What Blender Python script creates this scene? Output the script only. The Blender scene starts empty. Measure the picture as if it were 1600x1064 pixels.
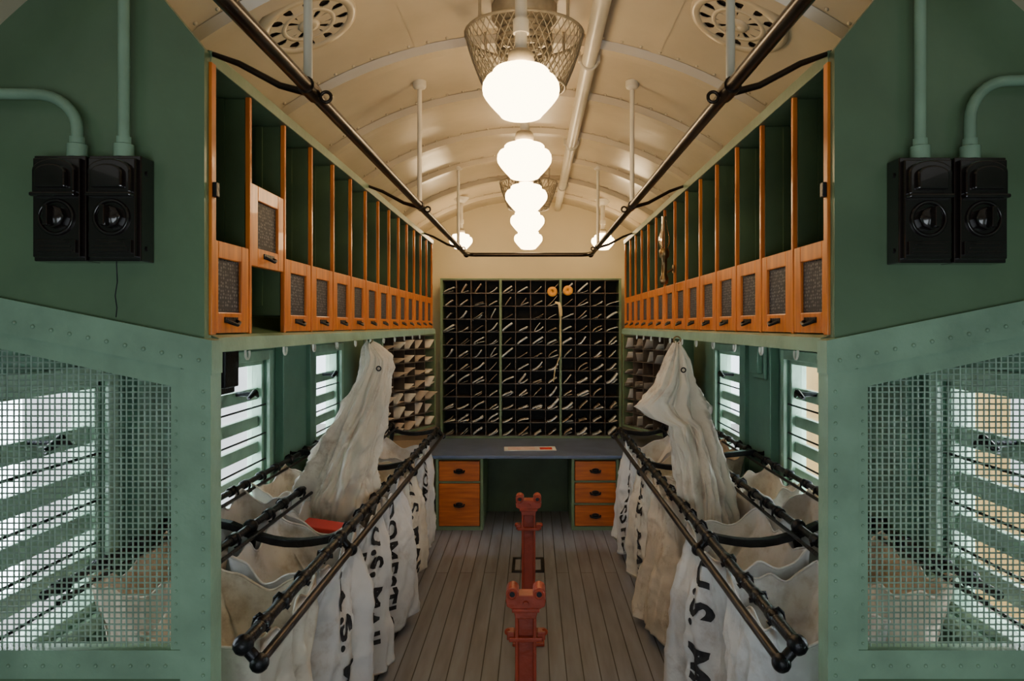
import bpy, bmesh, math, random
from mathutils import Vector, Matrix, noise
random.seed(7)
C = -0.03
EYE = 1.6
RC = 1.73
ZC = 1.04
def ceil_z(a): return ZC + math.sqrt(max(0.0, RC*RC - a*a))
def lerp(a, b, t): return a + (b-a)*t
def sstep(t):
    t = max(0.0, min(1.0, t)); return t*t*(3-2*t)

# ------------------------------------------------------------------ materials
def mat(name, col, rough=0.5, metal=0.0, nscale=6.0, namt=0.25, bump=0.0, bscale=60.0, col2=None, emit=None, estr=0.0, stretch=None, coat=0.0, detail=6.0):
    m = bpy.data.materials.new(name); m.use_nodes = True
    nt = m.node_tree; N = nt.nodes; L = nt.links
    b = N['Principled BSDF']
    b.inputs['Roughness'].default_value = rough
    b.inputs['Metallic'].default_value = metal
    if coat: b.inputs['Coat Weight'].default_value = coat
    tc = N.new('ShaderNodeTexCoord'); mp = N.new('ShaderNodeMapping')
    L.new(tc.outputs['Object'], mp.inputs['Vector'])
    if stretch: mp.inputs['Scale'].default_value = stretch
    nz = N.new('ShaderNodeTexNoise'); nz.inputs['Scale'].default_value = nscale; nz.inputs['Detail'].default_value = detail
    L.new(mp.outputs[0], nz.inputs['Vector'])
    cr = N.new('ShaderNodeValToRGB')
    c2 = col2 if col2 else tuple(c*(1-namt) for c in col)
    cr.color_ramp.elements[0].position = 0.33; cr.color_ramp.elements[1].position = 0.66
    cr.color_ramp.elements[0].color = (*c2, 1); cr.color_ramp.elements[1].color = (*col, 1)
    L.new(nz.outputs['Fac'], cr.inputs[0]); L.new(cr.outputs[0], b.inputs['Base Color'])
    if bump:
        n2 = N.new('ShaderNodeTexNoise'); n2.inputs['Scale'].default_value = bscale; n2.inputs['Detail'].default_value = 3
        L.new(mp.outputs[0], n2.inputs['Vector'])
        bp = N.new('ShaderNodeBump'); bp.inputs['Strength'].default_value = bump; bp.inputs['Distance'].default_value = 0.01
        L.new(n2.outputs['Fac'], bp.inputs['Height']); L.new(bp.outputs[0], b.inputs['Normal'])
    if emit:
        b.inputs['Emission Color'].default_value = (*emit, 1); b.inputs['Emission Strength'].default_value = estr
    return m
M = {}
M['green'] = mat('green_paint', (0.150, 0.245, 0.140), 0.34, nscale=3, namt=0.28, bump=0.22, bscale=12)
M['trim'] = mat('green_trim_paint', (0.31, 0.48, 0.345), 0.32, nscale=8, namt=0.26, bump=0.18, bscale=30)
M['casetrim'] = mat('olive_green_paint', (0.19, 0.27, 0.15), 0.45, nscale=8, namt=0.2)
M['wallgreen'] = mat('wall_green_paint', (0.13, 0.27, 0.19), 0.40, nscale=3, namt=0.2, bump=0.1, bscale=14)
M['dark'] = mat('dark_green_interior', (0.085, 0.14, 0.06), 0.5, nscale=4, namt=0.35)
M['cream'] = mat('cream_paint', (0.74, 0.63, 0.46), 0.25, nscale=2.5, namt=0.16, bump=0.28, bscale=6)
M['creamwall'] = mat('cream_wall_paint', (0.88, 0.74, 0.48), 0.5, nscale=2.5, namt=0.06)
M['white'] = mat('cream_gloss_enamel', (0.80, 0.74, 0.62), 0.3, nscale=9, namt=0.10)
M['wood'] = mat('varnished_orange_oak', (0.80, 0.235, 0.020), 0.36, nscale=5, col2=(0.52, 0.12, 0.012), stretch=(9, 9, 0.8), coat=0.15, bump=0.05, bscale=30)
M['reddrawer'] = mat('drawer_oak', (0.62, 0.15, 0.02), 0.35, nscale=5, col2=(0.38, 0.08, 0.01), stretch=(0.8, 9, 9), coat=0.2)
M['iron'] = mat('black_iron', (0.022, 0.022, 0.026), 0.34, 0.6, nscale=30, namt=0.5, bump=0.2, bscale=120)
M['pipe'] = mat('bronze_pipe', (0.05, 0.034, 0.024), 0.28, 0.75, nscale=12, namt=0.5)
M['steel'] = mat('worn_steel_bar', (0.08, 0.07, 0.068), 0.38, 0.7, nscale=15, namt=0.5)
M['brass'] = mat('aged_brass', (0.30, 0.20, 0.09), 0.35, 0.9, nscale=15, namt=0.4)
M['red'] = mat('red_iron_paint', (0.40, 0.045, 0.014), 0.42, nscale=12, namt=0.35, bump=0.2, bscale=60)
M['slate'] = mat('slate_desktop', (0.15, 0.19, 0.31), 0.3, nscale=6, namt=0.3)
M['bakelite'] = mat('black_bakelite', (0.018, 0.012, 0.012), 0.18, nscale=30, namt=0.3, coat=0.5)
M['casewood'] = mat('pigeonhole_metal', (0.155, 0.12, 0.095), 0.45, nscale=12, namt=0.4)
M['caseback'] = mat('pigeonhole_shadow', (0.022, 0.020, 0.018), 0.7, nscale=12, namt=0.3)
M['ink'] = mat('black_stencil_ink', (0.012, 0.012, 0.016), 0.8, nscale=40, namt=0.0, col2=(0.04, 0.04, 0.045))
M['wire'] = mat('painted_wire', (0.33, 0.46, 0.37), 0.4, 0.0, nscale=20, namt=0.3)
M['wirew'] = mat('cream_wire', (0.46, 0.39, 0.28), 0.4, 0.2, nscale=20, namt=0.3)
M['orange'] = mat('orange_card', (0.85, 0.36, 0.03), 0.5, nscale=9, namt=0.15)
M['strap'] = mat('cream_strap', (0.75, 0.60, 0.32), 0.6, nscale=9, namt=0.15)
M['redcloth'] = mat('red_cloth', (0.60, 0.03, 0.02), 0.6, nscale=9, namt=0.2)
M['manila'] = mat('manila_paper', (0.42, 0.24, 0.11), 0.6, nscale=9, namt=0.15)
M['globe'] = mat('lit_opal_glass', (0.9, 0.85, 0.75), 0.3, nscale=3, namt=0.02, emit=(1.0, 0.71, 0.385), estr=17.0)
papers = [mat('paper_%d' % i, c, 0.7, nscale=14, namt=0.2) for i, c in enumerate([(0.86, 0.82, 0.76), (0.74, 0.67, 0.58), (0.88, 0.86, 0.84), (0.58, 0.46, 0.35)])]
M['yellow'] = mat('yellow_siding', (0.70, 0.42, 0.12), 0.7, nscale=2, namt=0.2)
M['whitepaint'] = mat('white_siding', (0.85, 0.85, 0.85), 0.7, nscale=2, namt=0.1)
M['ground'] = mat('gravel', (0.35, 0.32, 0.28), 0.9, nscale=20, namt=0.5)

def canvas_mat(name, base, stain, spot):
    m = mat(name, base, 0.9, nscale=3.0, col2=stain, bump=0.85, bscale=13, detail=9)
    nt = m.node_tree; N = nt.nodes; L = nt.links; b = N['Principled BSDF']
    src = b.inputs['Base Color'].links[0].from_socket
    tc = [n for n in N if n.type == 'TEX_COORD'][0]
    nz = N.new('ShaderNodeTexNoise'); nz.inputs['Scale'].default_value = 7; nz.inputs['Detail'].default_value = 10; nz.inputs['Roughness'].default_value = .7
    L.new(tc.outputs['Object'], nz.inputs['Vector'])
    cr = N.new('ShaderNodeValToRGB'); cr.color_ramp.elements[0].position = .52; cr.color_ramp.elements[1].position = .70
    cr.color_ramp.elements[0].color = (0, 0, 0, 1); cr.color_ramp.elements[1].color = (.85, .85, .85, 1)
    L.new(nz.outputs['Fac'], cr.inputs[0])
    mx = N.new('ShaderNodeMix'); mx.data_type = 'RGBA'; L.new(cr.outputs[0], mx.inputs[0]); L.new(src, mx.inputs[6]); mx.inputs[7].default_value = (*spot, 1)
    L.new(mx.outputs[2], b.inputs['Base Color'])
    return m
M['canvas'] = canvas_mat('mail_canvas', (0.78, 0.72, 0.62), (0.60, 0.53, 0.44), (.40, .31, .23))
M['canvas2'] = canvas_mat('mail_canvas_soiled', (0.72, 0.62, 0.50), (0.52, 0.41, 0.30), (.30, .20, .13))
M['canvas3'] = canvas_mat('mail_canvas_pale', (0.78, 0.78, 0.79), (0.60, 0.58, 0.58), (.44, .38, .34))

def floor_mat():
    m = bpy.data.materials.new('painted_plank_floor'); m.use_nodes = True
    nt = m.node_tree; N = nt.nodes; L = nt.links; b = N['Principled BSDF']
    tc = N.new('ShaderNodeTexCoord'); mp = N.new('ShaderNodeMapping')
    mp.inputs['Rotation'].default_value = (0, 0, math.pi/2)
    L.new(tc.outputs['Object'], mp.inputs['Vector'])
    br = N.new('ShaderNodeTexBrick'); br.inputs['Scale'].default_value = 1.0
    br.inputs['Brick Width'].default_value = 9.1; br.inputs['Row Height'].default_value = 0.078
    br.inputs['Mortar Size'].default_value = 0.0030; br.inputs['Mortar Smooth'].default_value = 0.3
    br.inputs['Color1'].default_value = (0.27, 0.285, 0.335, 1); br.inputs['Color2'].default_value = (0.225, 0.235, 0.275, 1)
    br.inputs['Mortar'].default_value = (0.04, 0.033, 0.03, 1)
    L.new(mp.outputs[0], br.inputs['Vector'])
    mp2 = N.new('ShaderNodeMapping'); mp2.inputs['Scale'].default_value = (6, 0.7, 1)
    L.new(tc.outputs['Object'], mp2.inputs['Vector'])
    nz = N.new('ShaderNodeTexNoise'); nz.inputs['Scale'].default_value = 3; nz.inputs['Detail'].default_value = 8
    L.new(mp2.outputs[0], nz.inputs['Vector'])
    cr = N.new('ShaderNodeValToRGB'); cr.color_ramp.elements[0].position = .3; cr.color_ramp.elements[1].position = .7
    cr.color_ramp.elements[0].color = (.66, .60, .55, 1); cr.color_ramp.elements[1].color = (1, 1, 1, 1)
    L.new(nz.outputs['Fac'], cr.inputs[0])
    mx = N.new('ShaderNodeMix'); mx.data_type = 'RGBA'; mx.blend_type = 'MULTIPLY'; mx.inputs[0].default_value = 1
    L.new(br.outputs['Color'], mx.inputs[6]); L.new(cr.outputs[0], mx.inputs[7]); L.new(mx.outputs[2], b.inputs['Base Color'])
    b.inputs['Roughness'].default_value = 0.42
    bp = N.new('ShaderNodeBump'); bp.invert = True; bp.inputs['Strength'].default_value = .5; bp.inputs['Distance'].default_value = .003
    L.new(br.outputs['Fac'], bp.inputs['Height']); L.new(bp.outputs[0], b.inputs['Normal'])
    return m
M['floor'] = floor_mat()
def weave_mat():
    m = bpy.data.materials.new('woven_wire_panel'); m.use_nodes = True
    nt = m.node_tree; N = nt.nodes; L = nt.links; b = N['Principled BSDF']
    tc = N.new('ShaderNodeTexCoord'); mp = N.new('ShaderNodeMapping'); mp.inputs['Scale'].default_value = (1, 75, 105)
    L.new(tc.outputs['Object'], mp.inputs['Vector'])
    vo = N.new('ShaderNodeTexVoronoi'); vo.inputs['Scale'].default_value = 1.0; vo.inputs['Randomness'].default_value = .40
    L.new(mp.outputs[0], vo.inputs['Vector'])
    cr = N.new('ShaderNodeValToRGB'); cr.color_ramp.elements[0].position = .15; cr.color_ramp.elements[1].position = .45
    cr.color_ramp.elements[0].color = (.17, .155, .15, 1); cr.color_ramp.elements[1].color = (.012, .011, .014, 1)
    L.new(vo.outputs['Distance'], cr.inputs[0]); L.new(cr.outputs[0], b.inputs['Base Color'])
    b.inputs['Roughness'].default_value = .6
    return m
M['weave'] = weave_mat()
def glass_mat():
    m = bpy.data.materials.new('clear_glass'); m.use_nodes = True
    b = m.node_tree.nodes['Principled BSDF']
    b.inputs['Transmission Weight'].default_value = 1; b.inputs['Roughness'].default_value = .0; b.inputs['IOR'].default_value = 1.15
    b.inputs['Base Color'].default_value = (.97, .98, .97, 1)
    return m
M['glass'] = glass_mat()

# ------------------------------------------------------------------ mesh builder
class MB:
    def __init__(s): s.v = []; s.f = []; s.m = []; s.sm = []; s.mi = 0; s.xf = None
    def add(s, vs, fs, smooth=False):
        o = len(s.v)
        for p in vs:
            p = Vector(p)
            if s.xf is not None: p = s.xf @ p
            s.v.append(p)
        for f in fs:
            s.f.append([i+o for i in f]); s.m.append(s.mi); s.sm.append(smooth)
    def box(s, x0, x1, y0, y1, z0, z1):
        x0, x1 = min(x0, x1), max(x0, x1); y0, y1 = min(y0, y1), max(y0, y1); z0, z1 = min(z0, z1), max(z0, z1)
        s.add([(x0,y0,z0),(x1,y0,z0),(x1,y1,z0),(x0,y1,z0),(x0,y0,z1),(x1,y0,z1),(x1,y1,z1),(x0,y1,z1)],
              [(0,3,2,1),(4,5,6,7),(0,1,5,4),(1,2,6,5),(2,3,7,6),(3,0,4,7)])
    def prism(s, poly, y0, y1):
        n = len(poly)
        vs = [(p[0], y0, p[1]) for p in poly] + [(p[0], y1, p[1]) for p in poly]
        s.add(vs, [list(range(n)), list(range(2*n-1, n-1, -1))] + [(i, n+i, n+(i+1) % n, (i+1) % n) for i in range(n)])
    def tube(s, path, r, n=10, closed=False, cap=True):
        path = [Vector(p) for p in path]; k = len(path)
        rs = r if isinstance(r, (list, tuple)) else [r]*k
        vs = []; fs = []
        up = None
        for i, p in enumerate(path):
            if closed: t = path[(i+1) % k]-path[i-1]
            elif i == 0: t = path[1]-path[0]
            elif i == k-1: t = path[-1]-path[-2]
            else: t = (path[i+1]-path[i]).normalized()+(path[i]-path[i-1]).normalized()
            if t.length < 1e-9: t = Vector((0, 0, 1))
            t.normalize()
            if up is None:
                up = Vector((0, 0, 1)) if abs(t.z) < .9 else Vector((1, 0, 0))
            u = up-t*up.dot(t)
            if u.length < 1e-6: u = t.orthogonal()
            u.normalize(); w = t.cross(u); up = u
            for j in range(n):
                a = 2*math.pi*j/n
                vs.append(p+(u*math.cos(a)+w*math.sin(a))*rs[i])
        kk = k if closed else k-1
        for i in range(kk):
            for j in range(n):
                a = i*n+j; b = i*n+(j+1) % n; c = ((i+1) % k)*n+(j+1) % n; d = ((i+1) % k)*n+j
                fs.append((a, b, c, d))
        s.add(vs, fs, True)
        if cap and not closed:
            s.add(vs[:n], [list(range(n))[::-1]]); s.add(vs[-n:], [list(range(n))])
    def cyl(s, p0, p1, r, n=16, r1=None): s.tube([p0, p1], [r, r if r1 is None else r1], n)
    def lathe(s, prof, c=(0, 0, 0), n=28, mtx=None):
        vs = []; fs = []; k = len(prof); c = Vector(c)
        for r, z in prof:
            for j in range(n):
                a = 2*math.pi*j/n
                p = Vector((r*math.cos(a), r*math.sin(a), z))
                if mtx is not None: p = mtx @ p
                vs.append(c+p)
        for i in range(k-1):
            for j in range(n):
                fs.append((i*n+j, i*n+(j+1) % n, (i+1)*n+(j+1) % n, (i+1)*n+j))
        s.add(vs, fs, True)
    def ball(s, c, r, n=12, sq=1.0, mtx=None):
        k = max(4, n//2)
        s.lathe([(max(1e-4, r*math.sin(math.pi*i/k)), -r*sq*math.cos(math.pi*i/k)) for i in range(k+1)], c, n, mtx)
    def torus(s, c, R, r, mtx=None, n=20, m=8):
        c = Vector(c); pts = []
        for i in range(n):
            a = 2*math.pi*i/n; p = Vector((R*math.cos(a), R*math.sin(a), 0))
            if mtx is not None: p = mtx @ p
            pts.append(c+p)
        s.tube(pts, r, m, closed=True)
    def make(s, name, mats, root=None, origin=None, bevel=0, parent=None, solid=0, subsurf=0):
        if not isinstance(mats, (list, tuple)): mats = [mats]
        par = parent or root
        if origin is None:
            if root is not None: origin = root['_o']
            elif parent is not None: origin = W[parent.name]
            else: origin = (0, 0, 0)
        o = Vector(origin)
        me = bpy.data.meshes.new(name)
        me.from_pydata([tuple(p-o) for p in s.v], [], s.f)
        for mm in mats: me.materials.append(mm)
        for i, p in enumerate(me.polygons):
            p.material_index = s.m[i]; p.use_smooth = s.sm[i]
        bm = bmesh.new(); bm.from_mesh(me)
        bmesh.ops.recalc_face_normals(bm, faces=bm.faces); bm.to_mesh(me); bm.free()
        ob = bpy.data.objects.new(name, me); bpy.context.scene.collection.objects.link(ob)
        if par is not None:
            ob.parent = par; po = Vector(W[par.name]); ob.location = o-po
        else: ob.location = o
        W[ob.name] = tuple(o)
        if solid:
            md = ob.modifiers.new('s', 'SOLIDIFY'); md.thickness = solid; md.offset = 0
        if bevel:
            md = ob.modifiers.new('b', 'BEVEL'); md.width = bevel; md.segments = 2; md.limit_method = 'ANGLE'
        return ob
W = {}
def tag(ob, label, cat, group=None):
    ob['label'] = label; ob['category'] = cat
    if group: ob['group'] = group
    return ob
def root(name, loc, label, cat, group=None):
    e = bpy.data.objects.new(name, None); e.empty_display_size = .05
    bpy.context.scene.collection.objects.link(e); e.location = loc; e['_o'] = tuple(loc); W[e.name] = tuple(loc)
    return tag(e, label, cat, group)
def struct(ob): ob['kind'] = 'structure'; return ob
def clone(ob, loc, parent=None, rot=None):
    o = ob.copy(); bpy.context.scene.collection.objects.link(o)
    o.location = loc
    if parent: o.parent = parent
    if rot: o.rotation_euler = rot
    return o
X = lambda s, a: C+s*a

# ------------------------------------------------------------------ shell
Y0, Y1, HW = -1.6, 6.62, 1.37
b = MB(); b.box(C-HW-.1, C+HW+.1, Y0, Y1, -.06, 0); struct(b.make('floor', M['floor']))
b = MB(); n = 48
pts = []
for i in range(n+1):
    a = lerp(-1.42, 1.42, i/n); pts.append((C+a, ceil_z(a)))
vs = []; fs = []
for x, z in pts:
    for y in (Y0, Y1): vs.append((x, y, z))
k = len(vs)
for i, (x, z) in enumerate(pts):
    a = x-C; d = Vector((a, z-ZC)).normalized()*.05
    for y in (Y0, Y1): vs.append((x+d.x, y, z+d.y))
for i in range(n):
    fs.append((2*i, 2*i+1, 2*i+3, 2*i+2)); fs.append((k+2*i, k+2*i+2, k+2*i+3, k+2*i+1))
b.add(vs, fs, True); struct(b.make('ceiling', M['cream']))
WIN = [(1.70, 2.30), (3.10, 3.70), (4.50, 5.10)]
WZ0, WZ1 = .68, 1.42
for s, nm in ((-1, 'wall_left'), (1, 'wall_right')):
    b = MB(); xi, xo = X(s, HW), X(s, HW+.1)
    b.box(xi, xo, Y0, Y1, 0, WZ0); b.box(xi, xo, Y0, Y1, WZ1, 2.10)
    e = [Y0]+[q for w in WIN for q in w]+[Y1]
    for i in range(0, len(e), 2): b.box(xi, xo, e[i], e[i+1], WZ0, WZ1)
    struct(b.make(nm, M['wallgreen']))
b = MB(); b.prism([(C-1.42, 0), (C+1.42, 0)]+[(x, z+.02) for x, z in reversed(pts)], Y1, Y1+.06); struct(b.make('wall_back', M['creamwall']))
b = MB(); b.prism([(C-1.42, 0), (C+1.42, 0)]+[(x, z+.02) for x, z in reversed(pts)], Y0-.06, Y0); struct(b.make('wall_front', M['cream']))

# windows
wn = 0
for s in (-1, 1):
    for (y0, y1) in WIN:
        wn += 1
        r = bpy.data.objects.new('window_%d' % wn, None); bpy.context.scene.collection.objects.link(r)
        loc = (X(s, HW), (y0+y1)/2, WZ0); r.location = loc; r['_o'] = loc; W[r.name] = loc; struct(r)
        b = MB(); xa, xb = X(s, HW+.01), X(s, HW+.09)
        b.box(xa, xb, y0, y0+.03, WZ0, WZ1); b.box(xa, xb, y1-.03, y1, WZ0, WZ1)
        b.box(xa, xb, y0, y1, WZ0, WZ0+.03); b.box(xa, xb, y0, y1, WZ1-.025, WZ1)
        xc, xd = X(s, HW-.02), X(s, HW)
        b.box(xc, xd, y0-.05, y0, WZ0-.05, WZ1+.05); b.box(xc, xd, y1, y1+.05, WZ0-.05, WZ1+.05)
        b.box(xc, xd, y0, y1, WZ0-.05, WZ0); b.box(xc, xd, y0, y1, WZ1, WZ1+.05)
        b.make('frame', M['trim'], r, bevel=.004)
        b = MB()
        for z in (.83, .965, 1.10, 1.245):
            b.box(X(s, HW+.03), X(s, HW+.055), y0+.03, y1-.03, z-.030, z+.030)
        b.make('sash_rail', M['trim'], r, bevel=.004)
        b = MB()
        for z in (.772, .90, 1.035, 1.185):
            b.cyl((X(s, HW+.005), y0, z), (X(s, HW+.005), y1, z), .005, 8)
        b.make('guard_bar', M['iron'], r)
        b = MB(); b.box(X(s, HW+.060), X(s, HW+.063), y0+.03, y1-.03, WZ0+.03, WZ1-.025)
        b.make('pane', M['glass'], r)
        b = MB(); yl = y0+.3
        b.cyl((X(s, HW+.03), yl, 1.265), (X(s, HW-.055), yl, 1.265), .012, 10)
        b.tube([(X(s, HW-.05), yl-.055, 1.25), (X(s, HW-.06), yl, 1.275), (X(s, HW-.05), yl+.055, 1.25)], [.008, .016, .008], 8)
        b.make('latch', M['iron'], r)

tn = 0
def trim(b, m, bevel=0):
    global tn
    tn += 1
    return struct(b.make('trim_%d' % tn, m, bevel=bevel))
for s in (-1, 1):
    for (ya, yb) in ((2.42, 2.98), (3.82, 4.38)):
        b = MB()
        b.box(X(s, HW-.05), X(s, HW), ya, ya+.10, .0, 1.66); b.box(X(s, HW-.05), X(s, HW), yb-.10, yb, .0, 1.66)
        b.box(X(s, HW-.025), X(s, HW), ya+.1, yb-.1, .0, 1.66)
        trim(b, M['wallgreen'], .004)
for y in (.75, 1.45, 2.12, 2.86, 3.50, 4.20, 4.85, 5.50, 6.15):
    b = MB(); n2 = 40; vs = []; fs = []
    A = 1.30
    for i in range(n2+1):
        th = lerp(-math.asin(A/RC), math.asin(A/RC), i/n2)
        for (rr, yy) in ((RC-.002, y-.045), (RC-.032, y-.03), (RC-.032, y+.03), (RC-.002, y+.045)):
            vs.append((C+rr*math.sin(th), yy, ZC+rr*math.cos(th)))
    for i in range(n2):
        for j in range(3): fs.append((4*i+j, 4*i+j+1, 4*i+5+j, 4*i+4+j))
    b.add(vs, fs, False)
    for i in range(33):
        th = lerp(-.72, .72, i/32)
        for dy in (-.065, .065):
            b.ball((C+(RC-.001)*math.sin(th), y+dy, ZC+(RC-.001)*math.cos(th)), .0075, 6)
    trim(b, M['cream'])
for a in (-.98, -.42, .52, .98):
    b = MB(); th = math.asin(a/RC); rr = RC-.004
    nrm = Vector((math.sin(th), 0, math.cos(th))); t = Vector((math.cos(th), 0, -math.sin(th)))
    c = Vector((C, 0, ZC))+nrm*rr
    b.add([c-t*.02+Vector((0, Y0+.01, 0)), c+t*.02+Vector((0, Y0+.01, 0)), c+t*.02+Vector((0, Y1-.01, 0)), c-t*.02+Vector((0, Y1-.01, 0))], [(0, 1, 2, 3)])
    trim(b, M['cream'])

# ------------------------------------------------------------------ near partitions
PY0, PY1 = 1.62, 1.65
for s in (-1, 1):
    b = MB()
    arc = [(X(s, a), ceil_z(a)+.005) for a in [lerp(.86, 1.37, i/10) for i in range(11)]]
    b.prism([(X(s, .725), 1.545), (X(s, .725), 2.235), (X(s, .86), 2.40)]+arc+[(X(s, 1.37), 1.68)], PY0, PY1)
    b.box(X(s, .72), X(s, 1.37), PY0, PY1, 0, .80)
    pan = struct(b.make('wall_partition_left' if s < 0 else 'wall_partition_right', M['green']))
    b = MB()
    b.box(X(s, .705), X(s, .775), PY0-.012, PY1+.012, 0, 1.500)
    b.prism([(X(s, .701), 1.488), (X(s, .701), 1.565), (X(s, 1.37), 1.70), (X(s, 1.37), 1.62)], PY0-.016, PY1+.01)
    b.prism([(X(s, .776), 1.455), (X(s, .776), 1.502), (X(s, 1.369), 1.63), (X(s, 1.369), 1.585)], PY0-.006, PY1-.001)
    b.box(X(s, .776), X(s, 1.369), PY0-.008, PY1-.002, .79, .855)
    b.box(X(s, 1.33), X(s, 1.368), PY0-.009, PY1-.003, .8, 1.61)
    b.box(X(s, .776), X(s, .80), PY0-.004, PY1-.008, .85, 1.48)
    trim(b, M['trim'])
    b = MB()
    for i in range(16):
        a = .73+i*.042; z0 = 1.545+(a-.705)*.203
        b.ball((X(s, a), PY0-.017, z0-.03), .005, 8)
    for i in range(19):
        b.ball((X(s, .722), PY0-.013, .80+i*.036), .0045, 8)
        b.ball((X(s, .788), PY0-.005, .87+i*.03), .0035, 8)
    for i in range(14): b.ball((X(s, .81+i*.04), PY0-.009, .82), .0045, 8)
    trim(b, M['trim'])
    b = MB(); ym = PY0+.012; sp = .0138; i = 0
    a = .80
    def ztop(a): return 1.47+(a-.775)*.218
    while a < 1.335:
        b.tube([(X(s, a), ym+(.0012 if i % 2 else -.0012), .85), (X(s, a), ym+(.0012 if i % 2 else -.0012), ztop(a))], .0021, 5); a += sp; i += 1
    z = .865
    while z < 1.60:
        a0 = .795
        if z > ztop(.795): a0 = .775+(z-1.47)/.218
        if a0 < 1.33: b.tube([(X(s, a0), ym, z), (X(s, 1.335), ym, z)], .0021, 5)
        z += sp
    ob = b.make('wire_screen', M['wire'])
    tag(ob, 'woven wire screen panel painted pale green in partition frame', 'wire screen', 'partition wire screens')
    if s < 0:
        b = MB(); px = [(-.957, 1.745), (-.955, 1.70), (-.960, 1.668), (-.956, 1.640), (-.958, 1.618)]
        for i in range(len(px)-1):
            p, q = px[i], px[i+1]
            b.add([(p[0]-.0014, PY0-.0006, p[1]), (p[0]+.0014, PY0-.0006, p[1]), (q[0]+.0014, PY0-.0006, q[1]), (q[0]-.0014, PY0-.0006, q[1])], [(0, 1, 2, 3)])
        o = b.make('crack', M['ink'], parent=pan)

# ------------------------------------------------------------------ bin cabinets
NB = 14; BY0, BY1 = 1.64, 5.36; BW = (BY1-BY0)/NB
FZ0, FZ1 = 1.577, 2.215
hookm = None
for s in (-1, 1):
    r = root('bin_cabinet', (X(s, 1.0), 3.5, 1.54), 'long green overhead bin cabinet with sliding orange oak doors', 'cabinet', 'overhead mail bin cabinets')
    b = MB()
    b.prism([(X(s, .728), 1.540), (X(s, .728), 1.575), (X(s, .765), 1.582), (X(s, 1.365), 1.70), (X(s, 1.365), 1.665), (X(s, .745), 1.535)], 1.652, BY1)
    b.prism([(X(s, .725), 2.215), (X(s, .722), 2.245), (X(s, 1.24), 2.235), (X(s, 1.24), 2.205)], 1.652, BY1)
    b.box(X(s, 1.20), X(s, 1.22), 1.652, BY1, 1.69, 2.21)
    b.prism([(X(s, .735), 1.55), (X(s, .735), 2.235), (X(s, 1.22), 2.235), (X(s, 1.36), 1.69)], BY1, BY1+.02)
    b.make('body', M['green'], r, bevel=.002)
    b = MB()
    b.prism([(X(s, .708), 1.536), (X(s, .712), 1.570), (X(s, .734), 1.577), (X(s, .745), 1.574), (X(s, .745), 1.534)], 1.664, BY1+.01)
    b.make('lip', M['trim'], r)
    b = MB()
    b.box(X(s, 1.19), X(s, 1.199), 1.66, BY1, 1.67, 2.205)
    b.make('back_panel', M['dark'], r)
    for i in range(NB+1):
        y = BY0+i*BW; w = .012 if i in (0, NB) else .0068
        b = MB(); b.box(X(s, .718 if i == 0 else .732), X(s, .745), y-w+(.014 if i == 0 else 0), y+w+(.014 if i == 0 else 0), FZ0, FZ1)
        b.make('stile', M['wood'], r, bevel=.002)
        if 0 < i < NB:
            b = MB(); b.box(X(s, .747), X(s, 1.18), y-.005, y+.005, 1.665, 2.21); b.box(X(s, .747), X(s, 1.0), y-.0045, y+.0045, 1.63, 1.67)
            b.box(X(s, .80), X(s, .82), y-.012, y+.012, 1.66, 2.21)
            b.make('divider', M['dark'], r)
    for i in range(NB):
        y = BY0+(i+.5)*BW
        up = (s < 0 and i == 1)
        z0 = FZ0+(.185 if up else .003); z1 = z0+.226
        xa, xb = X(s, .734), X(s, .752)
        ya, yb = y-BW/2+.009+(.019 if i == 0 else 0), y+BW/2-.009
        d = MB()
        d.box(xa, xb, ya, ya+.046, z0, z1); d.box(xa, xb, yb-.046, yb, z0, z1)
        d.box(xa, xb, ya+.046, yb-.046, z1-.042, z1); d.box(xa, xb, ya+.046, yb-.046, z0, z0+.052)
        door = d.make('door', M['wood'], r, origin=(xa, (ya+yb)/2, z0), bevel=.0025)
        d = MB(); d.box(X(s, .742), X(s, .748), ya+.044, yb-.044, z0+.05, z1-.04)
        d.make('panel', M['weave'], parent=door, origin=(xa, (ya+yb)/2, z0))
        d = MB(); ym = (ya+yb)/2; xh = X(s, .734)
        d.tube([(xh, ym-.03, z0+.032), (X(s, .722), ym-.028, z0+.026), (X(s, .716), ym, z0+.020), (X(s, .722), ym+.028, z0+.026), (xh, ym+.03, z0+.032)], .0045, 8)
        d.box(xh, X(s, .731), ym-.038, ym+.038, z0+.026, z0+.040)
        d.make('handle', M['iron'], parent=door, origin=(xa, ym, z0))
    b = MB(); b.box(X(s, .708), X(s, .718), BY0+.004, BY0+.022, 1.90, 1.935); b.make('latch', M['iron'], r, bevel=.002)
    for i in range(11):
        y = 1.95+i*.30; loc = Vector((X(s, .765), y, 1.541))-Vector(W[r.name])
        if hookm is None:
            b = MB(); pts2 = [(0, 0, 0), (0, 0, -.02)]+[(0, .014-.014*math.cos(t), -.02-.016*math.sin(t)) for t in [k2*math.pi*1.15/8 for k2 in range(9)]]
            b.tube(pts2, .0035, 6); b.ball((0, 0, -.002), .008, 8)
            hookm = b.make('cup_hook', M['white'], origin=(0, 0, 0), parent=r); o = hookm; o.location = loc
        else: o = clone(hookm, loc, r)

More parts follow.
